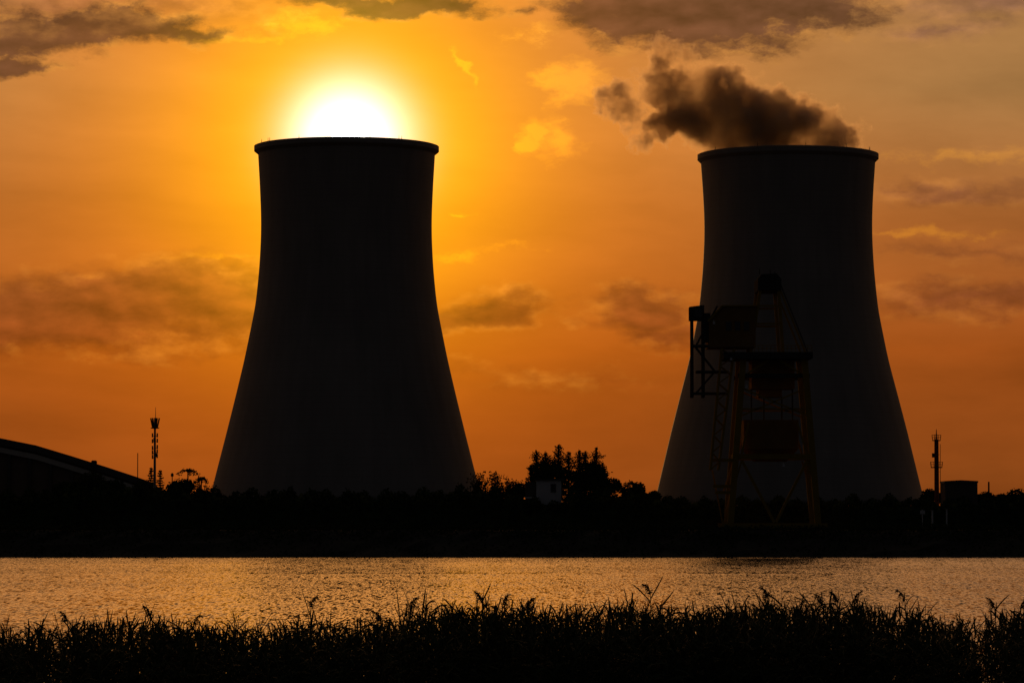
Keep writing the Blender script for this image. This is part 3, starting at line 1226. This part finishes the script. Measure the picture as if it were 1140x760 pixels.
    cabin = cb.build("cabin", M["dark_steel"], t)
    wn = MB(c)
    a, b = pt(774, 353, d0), pt(782, 344, d0)
    wn.box((a.x, d0 + .93, a.z), (b.x, d0 + .996, b.z))
    wn.build("window", M["window_glass"], cabin)
    for (px, y0, y1) in ((771.5, 356, 442), (784, 356, 442)):
        for dd in (d0 + 1.3, d0 + 3.7):
            b = MB(c)
            b.beam(pt(px, y0, dd), pt(px, y1, dd), .42, .42)
            b.build("hanger", M["dark_steel"], t)
    for (py, xa, xb) in ((384, 771, 808), (413, 776, 812), (437, 771, 812)):
        b = MB(c)
        b.box((wx(xa, d0), d0 + .8, wz(py + 1.6, d0)), (wx(xb, d0), d0 + 4.2, wz(py - .8, d0)))
        b.build("landing", M["dark_steel"], t)
    for (ya, yb, xa, xb) in ((384, 413, 774, 797), (413, 437, 797, 776), (340, 384, 800, 776)):
        for dd in (d0 + 1.2, d0 + 2.2):
            b = MB(c)
            b.beam(pt(xa, ya, dd), pt(xb, yb, dd), .10, .28)
            b.build("stair_stringer", M["dark_steel"], t)
    for (xa, ya, xb, yb) in ((829, 418, 860, 398), (896, 418, 865, 398), (826, 505, 834, 470), (899, 505, 888, 470)):
        for dd in (d0 + .2, d1 - .2):
            b = MB(c)
            b.beam(pt(xa, ya, dd), pt(xb, yb, dd), .3, .3)
            b.build("knee_brace", M["yellow_paint"], t)
    for dd in (dm - .6, dm + .6):
        b = MB(c)
        b.bar(pt(870, 308, dd), pt(903, 391, dd), .05, .05, 5)
        b.build("hoist_rope", M["dark_steel"], t)
    th = MB(c)                          # machinery slung under the deck
    th.box((wx(838, d0), d0 + 1.5, wz(432, d0)), (wx(886, d0), d1 - 1.5, wz(400, d0)))
    th.box((wx(846, d0), d0 + 2.0, wz(441, d0)), (wx(872, d0), d1 - 2.0, wz(431.8, d0)))
    th.build("hoist_house", M["rust_sheet"], t)
    for (xa, ya, xb, yb) in ((827, 432, 898, 462), (898, 432, 827, 462), (824, 455, 900, 455), (812, 560, 826, 512), (912, 560, 899, 512)):
        for dd in (d0 - .1, d1 + .1):
            b = MB(c)
            b.beam(pt(xa, ya, dd), pt(xb, yb, dd), .24, .24)
            b.build("cross_brace", M["yellow_paint"], t)
    for px in (838, 852, 872, 884):
        b = MB(c)
        b.beam(pt(px, 441 if 846 <= px <= 872 else 432, d0 + 2.4), pt(px, 468, d0 + 2.4), .22, .22)
        b.build("hopper_post", M["dark_steel"], t)
    for (xa, ya, xb, yb) in ((806, 585, 822, 512), (806, 548, 818, 512), (794, 523, 806, 585)):
        b = MB(c)
        b.beam(pt(xa, ya, d0 + 2.2), pt(xb, yb, d0 + 2.2), .22, .22)
        b.build("stair_stringer", M["yellow_paint"], t)
    br = MB(c)
    br.box((wx(784, d0), d0 + 1, wz(380, d0)), (wx(792, d0), d0 + 4, wz(348, d0)))
    br.build("link_frame", M["dark_steel"], t)
    # luffed boom / elevator leg: a slim lattice girder
    for dd in (d0 - .6, d0 + 1.4):
        b = MB(c)
        A0, A1 = pt(804, 388, dd), pt(791, 523, dd)
        B0, B1 = pt(818, 388, dd), pt(800, 523, dd)
        b.beam(A0, A1, .32, .32)
        b.beam(B0, B1, .32, .32)
        for i in range(14):
            f0, f1 = i / 14, (i + 1) / 14
            p, q = A0.lerp(A1, f0), B0.lerp(B1, f1)
            if i % 2:
                p, q = B0.lerp(B1, f0), A0.lerp(A1, f1)
            b.bar(p, q, .09, .09, 4)
        b.build("boom_truss", M["yellow_paint"], t)
    for (py, xa, xb) in ((512, 793, 822), (541, 794, 818), (548, 796, 817)):
        b = MB(c)
        b.beam(pt(xa, py, d0), pt(xb, py, d0), .5, .5)
        b.build("side_arm", M["yellow_paint"], t)
    # floodlights
    for px, py in ((814, 400), (831, 431), (872, 518), (795, 360)):
        b = MB(c)
        p = pt(px, py, d0 - 1.25)
        b.box((p.x - .18, p.y, p.z - .18), (p.x + .18, p.y + .2, p.z + .22))
        b.bar((p.x, p.y + .1, p.z + .2), (p.x, p.y + 1.2, p.z + .5), .05, .05, 4)
        b.build("floodlight", M["white_wall"], t)


crane()


# ------------------------------------------------------------------ reeds on the near bank
TOPS = [(-60, 700), (0, 700), (40, 696), (90, 693), (170, 690), (215, 694), (260, 692), (300, 700), (340, 692), (400, 697), (430, 690), (470, 678), (520, 676),
        (540, 672), (600, 676), (640, 676), (690, 674), (720, 670), (760, 680), (800, 677), (850, 668), (900, 672), (950, 668), (985, 678), (1010, 680),
        (1060, 690), (1100, 688), (1140, 680), (1200, 680)]
GAPS = [(997, 9, .88), (1100, 18, .72), (1066, 7, .45), (62, 8, .75), (156, 7, .75), (620, 6, .4), (486, 6, .4), (262, 5, .5)]


def ribbon(mb, pts, widths, side):
    vs = []
    for p, w in zip(pts, widths):
        vs += [p - side * w, p + side * w]
    mb.add(vs, [(2 * i, 2 * i + 1, 2 * i + 3, 2 * i + 2) for i in range(len(pts) - 1)])


def reed_leaf(mb, p, a, L, up, droop, w, rn):
    dirv = Vector((math.cos(a), math.sin(a), 0))
    flat = Vector((-math.sin(a), math.cos(a), 0))
    roll = rn.uniform(-1.25, 1.25)
    side = (flat * math.cos(roll) + Vector((0, 0, 1)) * math.sin(roll)).normalized()
    pts, ws = [], []
    for s in range(6):
        f = s / 5
        pts.append(p + dirv * (L * f * (1 - .2 * f) * math.cos(up)) + Vector((0, 0, L * (math.sin(up) * f - droop * f * f))))
        ws.append((w * (.6 + .9 * f) * (1 - f) ** .6 + .0015) if s < 5 else .0015)
    ribbon(mb, pts, ws, side)


def reed_plant(st, lf, pl, base, H, lean, rn, low=1.7, plume=False):
    def spine(f):
        return base + Vector((lean.x * f * f, lean.y * f * f, H * f))
    prev = spine(max(0, low / H - .2))
    for s in range(1, 5):
        f = max(0, low / H - .2)
        q = spine(f + (1 - f) * s / 4)
        st.bar(prev, q, .010, .008, 4, False)
        prev = q
    a = rn.uniform(0, 6.28)
    z = low + rn.uniform(0, .15)
    while z < H - .02:
        p = spine(z / H)
        a += math.pi + rn.gauss(0, .7)
        near_top = (z / H) > .86
        L = rn.uniform(.45, .92) * (.85 if near_top else 1)
        reed_leaf(lf, p, a, L, rn.uniform(.6, 1.25) if near_top else rn.uniform(.15, 1.0), rn.uniform(.05, .8), rn.uniform(.016, .033), rn)
        z += rn.uniform(.07, .13)
    # pointed leading leaf
    reed_leaf(lf, spine(.985), rn.uniform(0, 6.28), rn.uniform(.25, .45), rn.uniform(1.0, 1.4), .15, .015, rn)
    if plume and pl is not None:
        wind = rn.choice((math.pi, math.pi, 0.0)) + rn.uniform(-.4, .4)
        for i in range(90):
            f = rn.random()
            p = spine(1.0) + Vector((math.cos(wind) * .16 * f * f, math.sin(wind) * .16 * f * f, -.05 + .32 * f * (1 - .3 * f)))
            aa = wind + rn.gauss(0, 1.0)
            reed_leaf(pl, p, aa, rn.uniform(.09, .22) * (1.15 - .6 * f), rn.uniform(.2, 1.1), rn.uniform(.3, 1.2), .010, rn)


rn = random.Random(9)
st, lf = MB(), MB()
for pi in range(3500):
    d = rn.uniform(76, 90)
    px = rn.uniform(-70, 1210)
    if any(abs(px - g) < w * rn.uniform(.7, 1.1) and rn.random() < k for g, w, k in GAPS):
        continue
    tp = interp(TOPS, px) - 8 + abs(rn.gauss(0, 21)) + 9 * math.sin(px * .13 + 1.1 * d) * math.sin(px * .047 + .6 * d)
    if pi > 2900:
        tp = interp(TOPS, px) + rn.uniform(18, 50)
    base = Vector((wx(px, d), d, ground_z(d)))
    H = wz(tp, d) - base.z - .3
    reed_plant(st, lf, None, base, H, Vector((rn.gauss(-.10, .26), rn.gauss(0, .2), 0)), rn, low=max(1.2, 1.95 - base.z))
v0, f0 = st.v, st.f
k = len(lf.v)
bed = MB()
bed.v = lf.v + st.v
bed.f = lf.f + [tuple(i + k for i in q) for q in st.f]
tag(bed.build("reed_bed", M["reed_green"]), "dense black reed bed along the near bank at the bottom edge", "reeds", kind="stuff")

REEDS = [  # photo x, tip y, plume, lean (m to the right), label
    (75, 682, 1, -.22, "tall reed leaning left with a loose plume, below the low end of the shed roof"),
    (106, 686, 0, .02, "upright leafy reed below the small vent on the shed roof"),
    (131, 688, 0, -.05, "leafy reed with spread blades, just left of straight below the thin bare pole"),
    (168, 676, 1, -.06, "tall reed with a split plume, straight below the antenna mast"),
    (216, 686, 1, -.28, "reed with a drooping bushy plume, below the ragged fronded tree"),
    (262, 678, 0, .04, "tall thin pointed reed below the left part of the left tower's base"),
    (345, 666, 1, -.12, "lone tall plumed reed leaning left, below the left half of the left tower"),
    (369, 684, 0, .14, "reed with broad crossed blades leaning right, nearly below the sun"),
    (424, 682, 1, -.34, "reed with a long plume drooping far left, below the left tower's right half"),
    (457, 667, 1, -.10, "reed with a nodding plume, below the left tower's right rim"),
    (474, 661, 0, .03, "tall straight pointed reed, first to the right of the nodding plume"),
    (500, 677, 0, -.05, "short leafy reed below the right foot slope of the left tower"),
    (537, 660, 1, -.12, "reed with a rounded plume, below the spiky bushes beside the left tower"),
    (560, 663, 1, .10, "reed with a thin plume leaning right, below the gap between bushes and pale house"),
    (586, 667, 1, -.24, "reed with a hooked plume bending left, below the left wing of the pale house"),
    (632, 667, 0, .02, "upright bladed reed just right of straight below the pale house"),
    (666, 671, 0, -.05, "leafy reed below the pointed spire tree right of the clump's gap"),
    (724, 652, 1, -.04, "tallest plumed reed of all, below the gap left of the right tower's base"),
    (736, 662, 0, .16, "reed leaning right, close beside the tallest plumed reed"),
    (796, 666, 0, -.06, "pointed reed straight below the crane's hanging stair frame"),
    (812, 668, 0, .05, "reed with spread blades below the crane's left leg"),
    (854, 655, 1, -.08, "tall reed with a full plume, below the middle of the crane"),
    (870, 655, 0, .02, "tall pointed reed directly right of the full plume below the crane"),
    (892, 661, 0, -.04, "bladed reed below the crane's right brace"),
    (915, 663, 1, -.16, "reed with a plume bent left, below the crane's right leg"),
    (932, 660, 1, -.16, "reed with a plume bent left, just right of the crane's right leg"),
    (951, 660, 1, .10, "reed with a plume leaning right, below the right tower's right rim edge"),
    (967, 667, 0, -.03, "thin upright reed left of the shimmering gap in the bed"),
    (1007, 659, 1, -.14, "tall reed with a dense plume, beside the shimmering gap in the bed"),
    (1024, 669, 0, .05, "straight pointed reed below the right tower's right base edge"),
    (1060, 682, 0, -.05, "low leafy reed below the dark block's left side"),
    (1107, 667, 1, -.10, "reed with a small plume, below the low trees right of the dark block"),
    (1135, 668, 1, -.10, "reed with a bushy plume at the far right end of the reed bed"),
]
for i, (px, py, pm, lean, label) in enumerate(REEDS):
    rn = random.Random(500 + i)
    d = 77.0 + (i * 37 % 20) / 10
    ztip = wz(py - 6 + (0 if not pm else 2), d)
    base = Vector((wx(px, d) - lean, d, ground_z(d)))
    H = ztip - base.z - (.22 if pm else .30)
    t = tag(empty("reed", base), label, "reed", "taller reeds standing out of the reed bed")
    s_, l_, p_ = MB(base), MB(base), MB(base)
    reed_plant(s_, l_, p_, base, H, Vector((lean, rn.uniform(-.1, .1), 0)), rn, low=max(1.2, 1.95 - base.z), plume=bool(pm))
    s_.build("stem", M["reed_stem"], t)
    l_.build("blades", M["reed_green"], t)
    if pm:
        p_.build("plume", M["reed_plume"], t)
